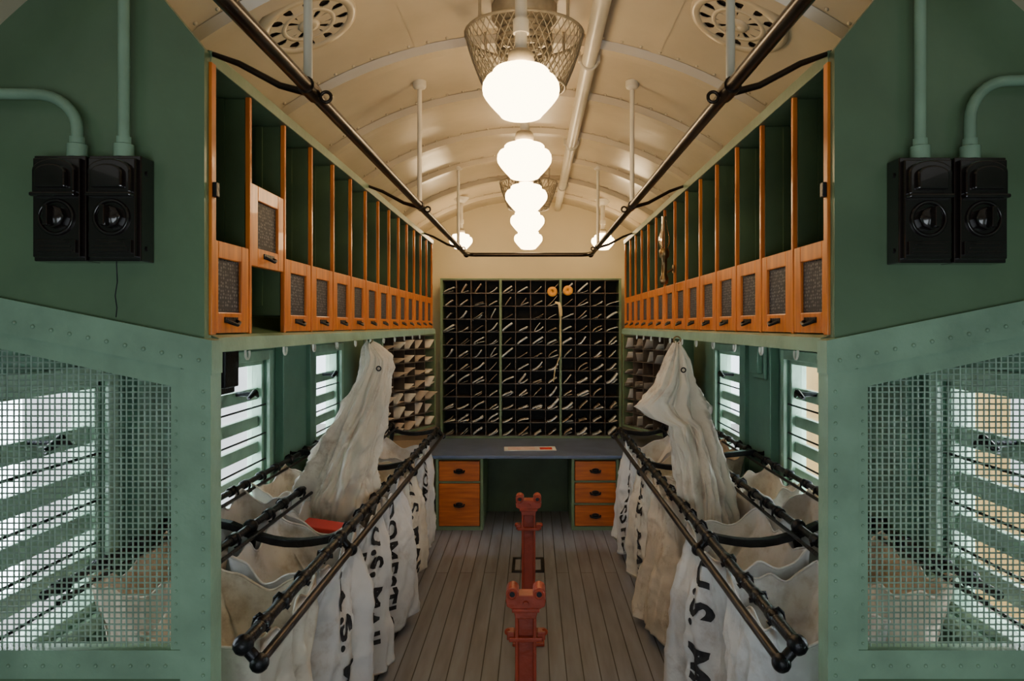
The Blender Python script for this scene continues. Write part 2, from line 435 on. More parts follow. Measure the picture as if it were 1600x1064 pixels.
# ------------------------------------------------------------------ overhead rail
RA, RZ = .48, 2.14
r = root('overhead_rail', (C, 3.2, RZ), 'dark bronze pipe handrail loop hung below the ceiling', 'handrail')
b = MB()
pa = [(C-RA, .5, RZ), (C-RA, 5.30, RZ), (C-RA+.03, 5.38, RZ), (C-RA+.07, 5.40, RZ), (C+RA-.07, 5.40, RZ), (C+RA-.03, 5.38, RZ), (C+RA, 5.30, RZ), (C+RA, .5, RZ)]
b.tube(pa, .0155, 14)
for s in (-1, 1):
    b.ball((X(s, RA-.005), 5.38, RZ), .024, 12)
b.make('pipe', M['pipe'], r)
for s in (-1, 1):
    for y in (1.60, 3.18, 4.84):
        b = MB(); zt = ceil_z(RA)
        b.cyl((X(s, RA), y, RZ+.02), (X(s, RA), y, zt-.01), .0105, 10)
        b.cyl((X(s, RA), y, zt-.025), (X(s, RA), y, zt), .03, 14)
        b.ball((X(s, RA), y, zt-.025), .03, 12, .5)
        b.make('hanger_rod', M['white'], r)
        b = MB()
        b.cyl((X(s, RA), y-.02, RZ), (X(s, RA), y+.05, RZ), .020, 14)
        b.tube([(X(s, .735), y+.06, 2.243), (X(s, .66), y+.055, 2.215), (X(s, .56), y+.045, 2.160), (X(s, RA), y+.035, RZ-.004), (X(s, RA-.015), y+.03, RZ-.008)], [.006, .0075, .008, .009, .007], 10)
        mt = Matrix.Rotation(math.pi/2, 3, 'X')
        b.torus((X(s, RA-.032), y+.03, RZ-.012), .012, .0042, mt)
        b.make('bracket_arm', M['pipe'], r)

b = MB(); b.cyl((.235, Y0+.02, 2.695), (.235, 6.60, 2.695), .031, 20)
for y in (1.45, 2.86, 4.2, 5.5):
    b.torus((.235, y+.06, 2.695), .034, .007, Matrix.Rotation(math.pi/2, 3, 'X'))
    b.box(.19, .20, y+.05, y+.07, 2.69, 2.76); b.box(.27, .28, y+.05, y+.07, 2.69, 2.755)
tag(b.make('ceiling_pipe', M['white']), 'thick cream painted pipe strapped along the ceiling', 'pipe')

# ------------------------------------------------------------------ pendant lamps
def lamp(x, y, zc, sc, label):
    r = root('pendant_lamp', (x, y, zc), label, 'lamp', 'lit opal glass ceiling lamps')
    zt = ceil_z(x-C)
    b = MB(); b.cyl((x, y, zc+.11*sc), (x, y, zt-.02), .018, 16); b.cyl((x, y, zc+.17*sc), (x, y, zc+.21*sc), .024, 16)
    b.make('stem', M['white'], r)
    b = MB(); b.lathe([(.001, -.05), (.03, -.045), (.055, -.02), (.07, 0)], (x, y, zt-.005), 24); b.make('canopy', M['white'], r)
    b = MB(); b.lathe([(.018, .122), (.030, .118), (.038, .108), (.040, .080), (.036, .078)], (x, y, zc), 28)
    if sc != 1: b.v = [Vector((x+(p.x-x)*sc, y+(p.y-y)*sc, zc+(p.z-zc)*sc)) for p in b.v]
    b.make('fitter', M['wirew'], r)
    g = MB()
    prof = [(.036, .082), (.040, .070), (.050, .067), (.078, .062), (.084, .056), (.085, .042), (.104, .034), (.113, .018), (.1145, .004), (.112, -.012), (.106, -.022), (.094, -.038), (.078, -.056), (.066, -.068), (.060, -.076), (.052, -.079), (.03, -.080), (.001, -.080)]
    g.lathe([(p*sc, q*sc) for p, q in prof], (x, y, zc), 36)
    g.make('globe_shade', M['globe'], r)
for i, y in enumerate((2.09, 2.96, 3.83, 4.72, 5.70)):
    lamp(C-.004, y, 2.295, 1.0, 'glowing opal schoolhouse globe lamp on a cream pipe stem')
lamp(-.60, 5.9, 2.305, .85, 'small glowing globe lamp hanging near the pigeonhole case')
lamp(.59, 5.9, 2.30, .85, 'small glowing globe lamp hanging near the pigeonhole case')

# ------------------------------------------------------------------ ventilators with wire baskets
for y in (2.58, 5.25):
    r = root('ceiling_ventilator', (C, y, 2.77), 'round ceiling ventilator with cream wire mesh basket guard', 'ventilator', 'ceiling ventilators')
    b = MB()
    b.lathe([(.001, 2.70), (.10, 2.70), (.12, 2.72), (.12, 2.765)], (C, y, 0), 28); b.make('housing', M['wirew'], r)
    b = MB()
    for z, R in ((2.685, .085), (2.66, .095), (2.635, .10), (2.61, .095), (2.585, .08)):
        b.torus((C, y, z), R, .009, None, 24, 6)
    for k2 in range(6):
        a = k2*math.pi/3; b.cyl((C+.09*math.cos(a), y+.09*math.sin(a), 2.58), (C+.09*math.cos(a), y+.09*math.sin(a), 2.71), .005, 6)
    b.make('louver_ring', M['wirew'], r)
    b = MB(); zt, zb, rt, rb = 2.66, 2.47, .215, .15; nn = 48
    for k2 in range(nn):
        for dr in (-1, 1):
            path = []
            for j in range(7):
                t = j/6; a = 2*math.pi*(k2/nn)+dr*t*.55; R = lerp(rt, rb, t**1.3)
                path.append((C+R*math.cos(a), y+R*math.sin(a), lerp(zt, zb, t)))
            b.tube(path, .0021, 4, cap=False)
    for R, z, rr in ((rt, zt, .006), (rb, zb, .005), (.12, zb-.004, .002), (.09, zb-.006, .002), (.06, zb-.007, .002), (.03, zb-.008, .002)):
        b.torus((C, y, z), R, rr, None, 36, 6)
    for k2 in range(22):
        a = 2*math.pi*k2/22; b.tube([(C+rb*math.cos(a), y+rb*math.sin(a), zb), (C+.02*math.cos(a), y+.02*math.sin(a), zb-.008)], .0016, 4, cap=False)
    for k2 in range(4):
        a = math.pi/4+k2*math.pi/2; b.cyl((C+rt*math.cos(a), y+rt*math.sin(a), zt), (C+rt*1.0*math.cos(a), y+rt*math.sin(a), 2.735), .005, 6)
    b.make('wire_basket', M['wirew'], r)

for s in (-1, 1):
    a0 = .72; z = ceil_z(a0); nrm = Vector((-s*a0, 0, ZC-z)).normalized()
    c = Vector((X(s, a0), 2.34, z))+nrm*.012
    zax = nrm; yax = Vector((0, 1, 0)); xax = yax.cross(zax).normalized()
    mt = Matrix((xax, yax, zax)).transposed()
    r = root('round_vent', tuple(c), 'round cream ceiling vent with radial petal slots', 'vent', 'round ceiling vents')
    b = MB(); b.lathe([(.001, -.002), (.150, -.002)], c, 36, mt); b.make('dark_backing', M['pipe'], r)
    b = MB()
    b.lathe([(.136, .0), (.138, .007), (.165, .008), (.172, -.012)], c, 40, mt)
    b.lathe([(.001, .012), (.034, .011), (.038, .0)], c, 24, mt)
    b.lathe([(.078, .0), (.080, .006), (.092, .006), (.094, 0)], c, 32, mt)
    nsp = 12
    for k2 in range(nsp):
        a = 2*math.pi*k2/nsp; u = Vector((math.cos(a), math.sin(a), 0)); w = Vector((-math.sin(a), math.cos(a), 0))
        pr = [(.030, .008), (.045, .006), (.070, .009), (.082, .022), (.094, .021), (.11, .013), (.125, .016), (.139, .032)]
        if k2 % 3 == 0: pr = [(q, max(wd, .020)) for q, wd in pr]
        vv = [u*q+w*wd for q, wd in pr]+[u*q-w*wd for q, wd in reversed(pr)]
        vv = [c+mt@(q+Vector((0, 0, .004))) for q in vv]; m8 = len(pr)
        b.add(vv, [(i, i+1, 2*m8-2-i, 2*m8-1-i) for i in range(m8-1)])
    b.make('grille', M['cream'], r, solid=.003)

# ------------------------------------------------------------------ switch boxes & conduits
def switch_box(x, z0):
    r = root('switch_box', (x, PY0, z0), 'black bakelite electrical switch box with round knob on green partition', 'switch', 'black switch boxes')
    y = PY0; w = .058
    b = MB(); b.box(x-w, x+w, y-.055, y-.0005, z0, z0+.235); b.box(x-w+.006, x+w-.006, y-.068, y-.05, z0+.008, z0+.227)
    for zz in (.03, .2):
        for q in (-1, 1): b.cyl((x+q*(w-.002), y-.03, z0+zz), (x+q*(w+.003), y-.03, z0+zz), .006, 8)
    b.make('body', M['bakelite'], r, bevel=.006)
    b = MB()
    # arched hood: flat bottomed arch with raised rim and domed centre
    def arch(hw, zb, zt, n=12):
        p = [(x-hw, z0+zb)]+[(x-hw*math.cos(math.pi*i/n), z0+zt-hw*.55+hw*.55*math.sin(math.pi*i/n)) for i in range(n+1)]+[(x+hw, z0+zb)]
        return p
    b.prism(arch(.047, .148, .224), y-.080, y-.064); b.prism(arch(.034, .158, .210), y-.092, y-.078)
    b.box(x-.050, x+.050, y-.086, y-.064, z0+.140, z0+.150)
    b.make('hood', M['bakelite'], r, bevel=.004)
    b = MB(); mt = Matrix.Rotation(math.pi/2, 3, 'X')
    b.torus((x, y-.070, z0+.096), .037, .0045, mt, 28, 8)
    b.lathe([(.026, 0), (.026, .014), (.020, .018), (.001, .020)], (x, y-.068, z0+.096), 8, mt)
    b.box(x-.0055, x+.0055, y-.106, y-.086, z0+.074, z0+.118)
    b.make('knob', M['bakelite'], r, bevel=.002)
    b = MB(); b.box(x-.046, x+.046, y-.074, y-.066, z0+.016, z0+.046)
    for k2 in range(3): b.box(x-.040+.004*k2, x+.040-.004*k2, y-.076, y-.073, z0+.020+.009*k2, z0+.0235+.009*k2)
    b.make('nameplate', M['bakelite'], r, bevel=.001)
for xx in (-1.050, -.928): switch_box(xx, 1.742)
for xx in (.873, .995): switch_box(xx, 1.738)
def conduit(path, label):
    b = MB(); b.tube(path, .0125, 12)
    p0 = Vector(path[0]); b.cyl(p0+Vector((0, 0, -.001)), p0+Vector((0, 0, .028)), .021, 12); b.cyl(p0+Vector((0, 0, .03)), p0+Vector((0, 0, .045)), .017, 6)
    tag(b.make('conduit_pipe', M['trim'], bevel=0), label, 'pipe', 'green electrical conduits')
yc = PY0-.035
def arcp(x0, z0, x1, z1, n=8, sx=1):
    return [(x0+(x1-x0)*(1-math.cos(t)), yc, z0+(z1-z0)*math.sin(t)) for t in [i*math.pi/2/n for i in range(n+1)]]
conduit([(-.920, yc, 1.978), (-.920, yc, 2.44)], 'straight pale green conduit rising from a switch box')
conduit([(-1.025, yc, 1.978), (-1.025, yc, 2.03)]+arcp(-1.025, 2.04, -1.12, 2.12)+[(-1.33, yc, 2.122)], 'bent pale green conduit running to the side wall')
conduit([(.873, yc, 1.974), (.873, yc, 2.43)], 'straight pale green conduit rising from a switch box')
conduit([(.985, yc, 1.974), (.985, yc, 2.05)]+arcp(.985, 2.06, 1.07, 2.15)+[(1.27, yc, 2.155)], 'bent pale green conduit running to the side wall')

# ------------------------------------------------------------------ pigeonhole cases
letters_src = []
for k2 in range(16):
    b = MB(); rr = random.Random(k2+3); th = rr.choice([.003, .005, .008, .013]); nseg = 7
    w = rr.uniform(.050, .110); h = rr.uniform(.060, .100); dep = .19; e = rr.uniform(.55, 1.9)
    prof = []
    for i in range(nseg+1):
        t = i/nseg; prof.append((-w/2+w*t, h*(t**e)))
    vs = []; jut = rr.uniform(.01, .05)
    for (px_, pz_) in prof:
        for (yy, dz) in ((0, 0), (dep, 0), (dep, th), (0, th)):
            vs.append((px_+(-.7*dz), yy-(jut if yy == 0 else 0)*(px_/w+.5), pz_+dz))
    fs = [(0, 1, 2, 3), tuple(4*nseg+q for q in (3, 2, 1, 0))]
    for i in range(nseg):
        for j in range(4): fs.append((4*i+j, 4*i+4+j, 4*i+4+(j+1) % 4, 4*i+(j+1) % 4))
    b.add(vs, fs, True)
    letters_src.append((b, papers[k2 % 4]))
letter_me = []
for b, pm in letters_src:
    o = b.make('letter', pm); letter_me.append(o.data); bpy.data.objects.remove(o)
def put_letter(mtx, pool):
    o = bpy.data.objects.new('letter', random.choice(pool)); bpy.context.scene.collection.objects.link(o)
    o.matrix_world = mtx
    tag(o, 'curled paper envelope leaning inside a pigeonhole', 'letter', 'letters in the pigeonhole cases')
def case(mtx, w, z0, z1, cols, rows, posts, depth, label, fill, extra, pool):
    o0 = mtx.to_translation()
    r = root('pigeonhole_case', tuple(o0), label, 'sorting case')
    rh = (z1-z0)/rows
    b = MB(); b.xf = mtx
    for i in range(rows+1):
        z = z0+i*rh; b.box(0, w, 0, depth, z-.0032, z+.0032)
    xs = []
    for (pa_, pb_) in zip(posts[:-1], posts[1:]):
        cwid = (pb_-pa_)/cols
        for i in range(cols):
            if i: b.box(pa_+i*cwid-.0025, pa_+i*cwid+.0025, 0, depth, z0, z1)
            xs.append((pa_+i*cwid, pa_+(i+1)*cwid))
    b.make('shelves', M['casewood'], r)
    b = MB(); b.xf = mtx
    for p in posts: b.box(p-.010, p+.010, -.008, depth, z0-.004, z1+.004)
    b.box(-.011, w+.011, -.008, depth, z1+.004, z1+.016); b.box(-.011, w+.011, -.008, depth, z0-.022, z0-.004)
    b.make('frame', M['casetrim'], r)
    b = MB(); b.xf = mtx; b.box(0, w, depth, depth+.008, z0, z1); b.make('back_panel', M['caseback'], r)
    for (xa, xb) in xs:
        for i in range(rows):
            cnt = (1 if random.random() < fill else 0)+(1 if random.random() < extra else 0)
            for q in range(cnt):
                sx_ = random.uniform(.85, 1.0)*(.8 if q else 1); sz_ = random.uniform(.40, 1.0)*(.45 if q else 1)
                lm = mtx @ Matrix.Translation(((xa+xb)/2+random.uniform(-.006, .006)+(.012 if q else 0), .0+random.uniform(-.022, .015), z0+i*rh+.0037)) @ Matrix.Diagonal((sx_, 1, sz_, 1))
                put_letter(lm, pool)
CY = 6.27
case(Matrix.Translation((-.81, CY, 0)), 1.59, .615, 2.0, 4, 12, (0, .525, 1.06, 1.59), .22, 'large dark pigeonhole mail sorting case full of letters', .94, .45, letter_me)
for s in (-1, 1):
    P0 = Vector((X(s, .83), 6.16, 0)); P1 = Vector((X(s, 1.13), 5.42, 0))
    if s < 0: A_, B_ = P1, P0
    else: A_, B_ = P0, P1
    xd = (B_-A_); w = xd.length; xd.normalize(); yd = Vector((-xd.y, xd.x, 0))
    mt = Matrix((xd, yd, Vector((0, 0, 1)))).transposed().to_4x4(); mt = Matrix.Translation(A_) @ mt
    case(mt, w, .74, 1.51, 5, 7, (0, w), .16, 'angled pigeonhole mail sorting case with brown letters', .95, .2, letter_me[1::2])
for i, x in enumerate((.175, .312)):
    b = MB(); mt = Matrix.Rotation(math.pi/2, 3, 'X')
    b.lathe([(.006, .0), (.006, .008), (.04, .010), (.044, .005), (.044, 0), (.006, 0)], (x, CY-.0085-.05, 1.895+.01*i), 28, mt)
    b.cyl((x, CY-.065, 1.897+.01*i), (x, CY+.002, 1.897+.01*i), .006, 8)
    tag(b.make('paper_disc', M['orange']), 'orange round tag hung on the sorting case', 'tag', 'orange tags')
b = MB(); pth = [(.20, CY-.06, 1.80), (.235, CY-.07, 1.79), (.246, CY-.07, 1.74), (.25, CY-.075, 1.68), (.244, CY-.07, 1.58), (.25, CY-.07, 1.45), (.244, CY-.07, 1.33), (.20, CY-.07, 1.22), (.185, CY-.07, 1.10)]
b.tube(pth[:4], [.010, .014, .016, .014], 8); b.tube(pth[3:], .005, 6)
tag(b.make('hanging_strap', M['strap']), 'cream cord and strap dangling from the sorting case post', 'strap')

# ------------------------------------------------------------------ desk
b = MB(); b.box(C-1.365, C+1.365, 5.45, 6.56, .565, .590)
tag(b.make('desktop', M['slate'], bevel=.004), 'slate blue desktop spanning the end of the car', 'desktop')
def pedestal(x0, x1, drawers, label):
    r = root('drawer_pedestal', ((x0+x1)/2, 5.5, 0), label, 'drawer cabinet', 'desk pedestals')
    b = MB(); y0, y1 = 5.49, 6.2
    b.box(x0, x0+.022, y0, y1, 0, .564); b.box(x1-.022, x1, y0, y1, 0, .564); b.box(x0+.022, x1-.022, y1-.02, y1, 0, .564)
    b.box(x0+.022, x1-.022, y0, y1-.02, .0, .03); b.box(x0+.022, x1-.022, y0, y1-.02, .548, .564)
    for (za, zb) in drawers[:-1]: b.box(x0+.022, x1-.022, y0, y0+.3, zb+.003, zb+.018)
    b.make('body', M['casetrim'], r, bevel=.002)
    for (za, zb) in drawers:
        b = MB(); b.box(x0+.026, x1-.026, y0-.010, y0+.35, za, zb); dr = b.make('drawer', M['reddrawer'], r, bevel=.004)
        b = MB(); xm, zm = (x0+x1)/2, (za+zb)/2
        b.tube([(xm-.04, y0-.012, zm+.005), (xm-.035, y0-.028, zm-.004), (xm, y0-.034, zm-.008), (xm+.035, y0-.028, zm-.004), (xm+.04, y0-.012, zm+.005)], [.006, .008, .009, .008, .006], 8)
        b.ball((xm, y0-.016, zm+.008), .030, 12, .45)
        b.make('handle', M['iron'], parent=dr)
pedestal(-.755, -.385, [(.035, .365), (.385, .54)], 'green pedestal with two orange oak drawers under the desk')
pedestal(.305, .675, [(.035, .195), (.215, .37), (.39, .54)], 'green pedestal with three orange oak drawers under the desk')
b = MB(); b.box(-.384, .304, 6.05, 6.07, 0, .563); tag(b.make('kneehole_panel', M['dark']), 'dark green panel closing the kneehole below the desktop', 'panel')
b = MB(); mtp = Matrix.Translation((-.03, 5.72, .592)) @ Matrix.Rotation(.04, 4, 'Z'); b.xf = mtp; b.box(-.20, .22, -.07, .10, 0, .004)
b.mi = 1
for k2 in range(6): b.box(-.17, .05+.02*(k2 % 3), .07-.022*k2, .075-.022*k2, .004, .0044)
b.box(.09, .19, -.04, .06, .004, .0044)
tag(b.make('paper_sheet', [papers[2], M['redcloth']]), 'printed sheet of paper lying on the slate desktop', 'paper')
b = MB(); b.xf = Matrix.Translation((-.98, 5.62, .592)) @ Matrix.Rotation(.25, 4, 'Z') ; b.box(-.17, .15, -.08, .09, 0, .10)
b.add([(-.17, -.08, .101), (.15, -.08, .101), (.13, -.12, .15), (-.15, -.12, .15)], [(0, 1, 2, 3)])
tag(b.make('cardboard_box', M['manila'], bevel=.003), 'brown cardboard box on the desktop beside the rack', 'box')

b = MB(); b.box(-.135, .075, 4.55, 4.58, .0005, .008); b.box(-.135, .075, 4.80, 4.83, .0005, .008); b.box(-.135, -.115, 4.58, 4.80, .0005, .008); b.box(.055, .075, 4.58, 4.80, .0005, .008)
b.mi = 1; b.box(-.115, .055, 4.58, 4.80, .0005, .004)
tag(b.make('floor_plate', [M['steel'], M['floor']]), 'square steel socket plate set on the plank floor', 'floor plate')

# ------------------------------------------------------------------ red stanchions
def stanchion(x, y, lab):
    r = root('rack_stanchion', (x, y, 0), lab, 'stanchion', 'red cast iron stanchions')
    b = MB(); b.box(x-.08, x+.08, y-.08, y+.08, 0.0005, .018); b.cyl((x, y, .018), (x, y, .06), .055, 20, .042)
    b.make('base', M['red'], r, bevel=.004)
    b = MB()
    b.box(x-.033, x+.033, y-.008, y+.008, .03, .67); b.box(x-.035, x-.024, y-.028, y+.028, .03, .67); b.box(x+.024, x+.035, y-.028, y+.028, .03, .67)
    b.make('shaft', M['red'], r, bevel=.003)
    b = MB()
    b.box(x-.055, x+.055, y-.03, y+.03, .563, .577); b.box(x-.062, x-.037, y-.02, y+.02, .565, .592); b.box(x+.037, x+.064, y-.02, y+.02, .565, .592)
    b.ball((x-.060, y, .585), .012, 10); b.ball((x+.062, y, .585), .012, 10)
    b.make('bracket', M['red'], r, bevel=.003)
    b = MB()
    b.prism([(x-.034, .64), (x-.040, .668), (x-.062, .680), (x-.066, .702), (x-.03, .716), (x+.03, .716), (x+.066, .702), (x+.062, .680), (x+.040, .668), (x+.034, .64)], y-.03, y+.03)
    for q in (-1, 1):
        b.cyl((x+q*.044, y-.035, .722), (x+q*.044, y+.03, .722), .021, 18)
        b.torus((x+q*.044, y-.035, .722), .013, .005, Matrix.Rotation(math.pi/2, 3, 'X'), 16, 6)
    b.box(x-.045, x+.045, y-.036, y-.028, .662, .674)
    b.cyl((x, y-.042, .690), (x, y-.028, .690), .010, 12)
    b.make('head', M['red'], r, bevel=.003)
    b = MB()
    for q in (-1, 1): b.cyl((x+q*.044, y-.037, .722), (x+q*.044, y-.034, .722), .009, 12)
    b.make('socket', M['iron'], r)
stanchion(-.022, 2.33, 'red cast iron stanchion with eared head, nearer one on floor')
stanchion(-.02, 3.58, 'red cast iron stanchion with eared head, further one on floor')

# ------------------------------------------------------------------ mail bag racks
FA, FZ_, MA, MZ, WA, WZr = .655, .775, 1.02, .85, 1.29, .87
for s in (-1, 1):
    r = root('mail_bag_rack', (X(s, 1.0), 3.5, 0), 'black iron mail bag rack with hook rails along the wall', 'rack', 'mail bag racks')
    ya, yb = 1.74, 5.30
    b = MB(); b.cyl((X(s, FA+.03), ya, FZ_+.035), (X(s, FA+.03), yb, FZ_+.035), .017, 12); b.make('hook_rail', M['iron'], r)
    b = MB(); b.cyl((X(s, FA-.01), ya, FZ_-.01), (X(s, FA-.01), yb, FZ_-.01), .0125, 12); b.make('front_rail', M['steel'], r)
    for y in (ya, 2.62, 4.0, yb):
        b = MB()
        b.ball((X(s, FA-.01), y, FZ_-.01), .024, 14); b.ball((X(s, FA+.03), y, FZ_+.035), .026, 14)
        b.tube([(X(s, FA-.01), y, FZ_-.01), (X(s, FA+.03), y, FZ_+.035)], .015, 10)
        b.make('rail_joint', M['iron'], r)
    for (a, z, y0_) in ((MA, MZ, 2.2), (WA, WZr, 1.9)):
        b = MB(); b.cyl((X(s, a), y0_, z), (X(s, a), yb, z), .013, 12); b.cyl((X(s, a-.035), y0_, z-.02), (X(s, a-.035), yb, z-.02), .007, 10)
        b.make('hook_rail', M['iron'], r)
    for y in (2.62, 4.0, 5.25):
        b = MB(); path = []
        for i in range(13):
            t = i/12; a = lerp(FA+.03, WA, t); z = lerp(FZ_+.03, WZr, t)-.045*math.sin(math.pi*min(1, t*1.45)) + .01
            path.append((X(s, a), y, z))
        vs = []; fs = []
        for (px_, py_, pz_) in path:
            for (dy, dz) in ((-.018, .014), (.018, .014), (.018, -.014), (-.018, -.014)): vs.append((px_, py_+dy, pz_+dz))
        for i in range(12):
            for j in range(4): fs.append((4*i+j, 4*i+(j+1) % 4, 4*i+4+(j+1) % 4, 4*i+4+j))
        fs += [(0, 1, 2, 3), (51, 50, 49, 48)]
        b.add(vs, fs); b.ball((X(s, MA), y, MZ+.0), .028, 12); b.ball((X(s, WA), y, WZr), .022, 12)
        b.make('cross_arm', M['iron'], r, bevel=.003)
        b = MB(); b.tube([(X(s, MA-.01), y, MZ-.02), (X(s, MA+.06), y+.03, .45), (X(s, MA+.10), y+.03, .0)], [.017, .015, .02], 8)
        b.cyl((X(s, MA+.10), y+.03, 0), (X(s, MA+.10), y+.03, .012), .04, 12)
        b.make('leg', M['iron'], r)
    for y in (2.62, 4.0, 5.25):
        b = MB(); b.tube([(X(s, WA), y, WZr), (X(s, 1.34), y, WZr), (X(s, 1.369), y, WZr+.02)], .012, 8); b.make('wall_bracket', M['iron'], r)
    b = MB(); mtx = Matrix.Rotation(math.pi/2, 3, 'X')
    b.tube([(0, -.026, 0), (0, -.022, 0), (0, .022, 0), (0, .026, 0)], [.017, .0205, .0205, .017], 12)
    b.tube([(0, .0, .012), (s*.016, .0, .018), (s*.026, .0, .004), (s*.026, .0, -.018), (s*.014, 0, -.028)], [.006, .006, .0055, .0045, .004], 7)
    b.tube([(s*-.008, 0.0, -.014), (s*-.016, 0, -.020), (s*-.020, 0, -.010)], [.006, .005, .004], 7)
    src = b.make('hook', M['iron'], origin=(0, 0, 0), parent=r)
    W0 = Vector(W[r.name]); first = True
    for (a, z, y0_, st, flip) in ((FA+.03, FZ_+.035, ya+.14, .17, 0), (MA, MZ, 2.3, .17, 1), (WA, WZr, 2.0, .18, 1)):
        y = y0_
        while y < yb-.1:
            if min(abs(y-q) for q in (2.62, 4.0, 5.25)) > .05:
                loc = Vector((X(s, a), y+random.uniform(-.04, .04), z))-W0
                if first: src.location = loc; o = src; first = False
                else: o = clone(src, loc, r)
                o.rotation_euler = (0, random.uniform(-.5, .5), math.pi if flip and random.random() < .5 else 0)
            y += st

# ------------------------------------------------------------------ mail bags
def surf(P, sx, sy, v):
    s, y0, y1, a0, a1, zf, zb, zbot, bulge, seed, fold_amp, yaw = P
    k = lerp(.10, .80, sstep(v*1.6))
    xx = sx*math.sqrt(1-k*sy*sy/2); yy = sy*math.sqrt(1-k*sx*sx/2)
    ha0 = (a1-a0)/2; ac = (a0+a1)/2; hy0 = (y1-y0)/2; yc_ = (y0+y1)/2
    ha = ha0*lerp(1.0, .62, sstep(v*1.3))*(1-.40*sstep((v-.80)/.20))
    hy = hy0*(1-.10*math.sin(math.pi*min(1, v*1.3)))
    ac += -(ha0-ha)*.75-bulge*sstep(v*1.2)
    g = min(1, v*3+.10)
    yq = (yc_+yy*hy0)*1.0; xq = xx*ha0
    skew = (v*.10*noise.noise(Vector((seed, .3, .7)))*4)
    f = noise.noise(Vector((yq*4.0+seed*3.1+skew, xq*4, v*1.0)))*.050*g
    f += (.55-abs(noise.noise(Vector((yq*9+seed+skew*6, xq*9, v*.75+seed)))*2.0))*.036*g
    f += (.4-abs(noise.noise(Vector((yq*17+seed*2-skew*9, xq*17, v*2.6+seed)))*1.8))*.015*g
    f += (.4-abs(noise.noise(Vector((yq*10+v*5+seed, xq*14, v*8.0)))*2.0))*.010*g
    f *= fold_amp
    a = ac+xx*ha+(sx if abs(sx) >= abs(sy) else xx)*f-yaw*yy*sstep(v*2.2); y = yc_+yy*hy+(sy if abs(sy) > abs(sx) else 0)*f*.7
    zt = lerp(zf, zb, (sx+1)/2)
    ed = (1-sy*sy) if abs(sx) >= .999 else (1-sx*sx)
    sag = ed*.050*(1+.8*noise.noise(Vector((sx*2+seed, sy*2, seed))))+ed*.018*math.sin(sy*7+sx*5+seed)
    zb_ = zbot+.09*noise.noise(Vector((yq*6, xq*5, seed*2.7)))
    z = zt-v*(zt-zb_)-sag*(1-v)**2
    return Vector((X(s, a), y, max(z, .008)))
def text_geo(body, size):
    cu = bpy.data.curves.new('t', 'FONT'); cu.body = body; cu.size = size; cu.offset = size*.030; cu.resolution_u = 3; cu.space_character = 1.08
    ob = bpy.data.objects.new('t', cu); bpy.context.scene.collection.objects.link(ob)
    dg = bpy.context.evaluated_depsgraph_get(); dg.update()
    me = bpy.data.meshes.new_from_object(ob.evaluated_get(dg))
    bm = bmesh.new(); bm.from_mesh(me)
    xs = [v.co.x for v in bm.verts]; ys = [v.co.y for v in bm.verts]
    x0, x1, yy0, yy1 = min(xs), max(xs), min(ys), max(ys)
    q = x0+.008
    while q < x1:
        bmesh.ops.bisect_plane(bm, geom=bm.verts[:]+bm.edges[:]+bm.faces[:], plane_co=(q, 0, 0), plane_no=(1, 0, 0)); q += .013
    q = yy0+.008
    while q < yy1:
        bmesh.ops.bisect_plane(bm, geom=bm.verts[:]+bm.edges[:]+bm.faces[:], plane_co=(0, q, 0), plane_no=(0, 1, 0)); q += .011
    bm.verts.index_update()
    vs = [(v.co.x-x0, v.co.y-(yy0+yy1)/2) for v in bm.verts]; fs = [[v.index for v in f.verts] for f in bm.faces]
    bm.free(); bpy.data.objects.remove(ob); bpy.data.curves.remove(cu); bpy.data.meshes.remove(me)
    return vs, fs
def bag(s, y0, y1, a0, a1, zf, zb, zbot, bulge, seed, cm, label, texts=(), fa=1.0, yaw=0.0, group='canvas mail bags on the racks'):
    P = (s, y0, y1, a0, a1, zf, zb, zbot, bulge, seed, fa, yaw)
    r = root('mail_bag', (X(s, (a0+a1)/2), (y0+y1)/2, zbot), label, 'mail bag', group)
    b = MB(); ns = 28; nv = 60; per = []
    for i in range(ns): per.append((-1, -1+2*i/ns))
    for i in range(ns): per.append((-1+2*i/ns, 1))
    for i in range(ns): per.append((1, 1-2*i/ns))
    for i in range(ns): per.append((1-2*i/ns, -1))
    n = len(per); vs = []; fs = []
    for j in range(nv+1):
        for (sx, sy) in per: vs.append(surf(P, sx, sy, j/nv))
    for j in range(nv):
        for i in range(n): fs.append((j*n+i, j*n+(i+1) % n, (j+1)*n+(i+1) % n, (j+1)*n+i))
    c = sum((vs[nv*n+i] for i in range(n)), Vector())/n; vs.append(c)
    for i in range(n): fs.append((nv*n+i, nv*n+(i+1) % n, len(vs)-1))
    b.add(vs, fs, True); b.make('sack', cm, r, solid=.003)
    b = MB(); b.tube([vs[i]+Vector((0, 0, -.002)) for i in range(n)], .0045, 6, closed=True); b.make('hem', cm, r)
    H = zf-zbot
    for (body, size, v0, off) in texts:
        tv, tf = text_geo(body, size); out = []
        hy = (y1-y0)/2
        for (tx, ty) in tv:
            v = v0+tx/H; sy = off+(ty/hy)*(-s); sy = max(-.97, min(.97, sy))
            v = min(v, .99)
            p = surf(P, -1, sy, v); e = .02
            du = surf(P, -1, min(.99, sy+e), v)-surf(P, -1, max(-.99, sy-e), v); dv = surf(P, -1, sy, min(1, v+e))-surf(P, -1, sy, v-e)
            nrm = du.cross(dv).normalized()
            if nrm.x*s > 0: nrm = -nrm
            out.append(p+nrm*.0055)
        b = MB(); b.add(out, tf); b.make('lettering', M['ink'], r)
    return r
cv = [M['canvas'], M['canvas2'], M['canvas3']]
L1 = 'off-white canvas mail bag stencilled in black, hung from rack'
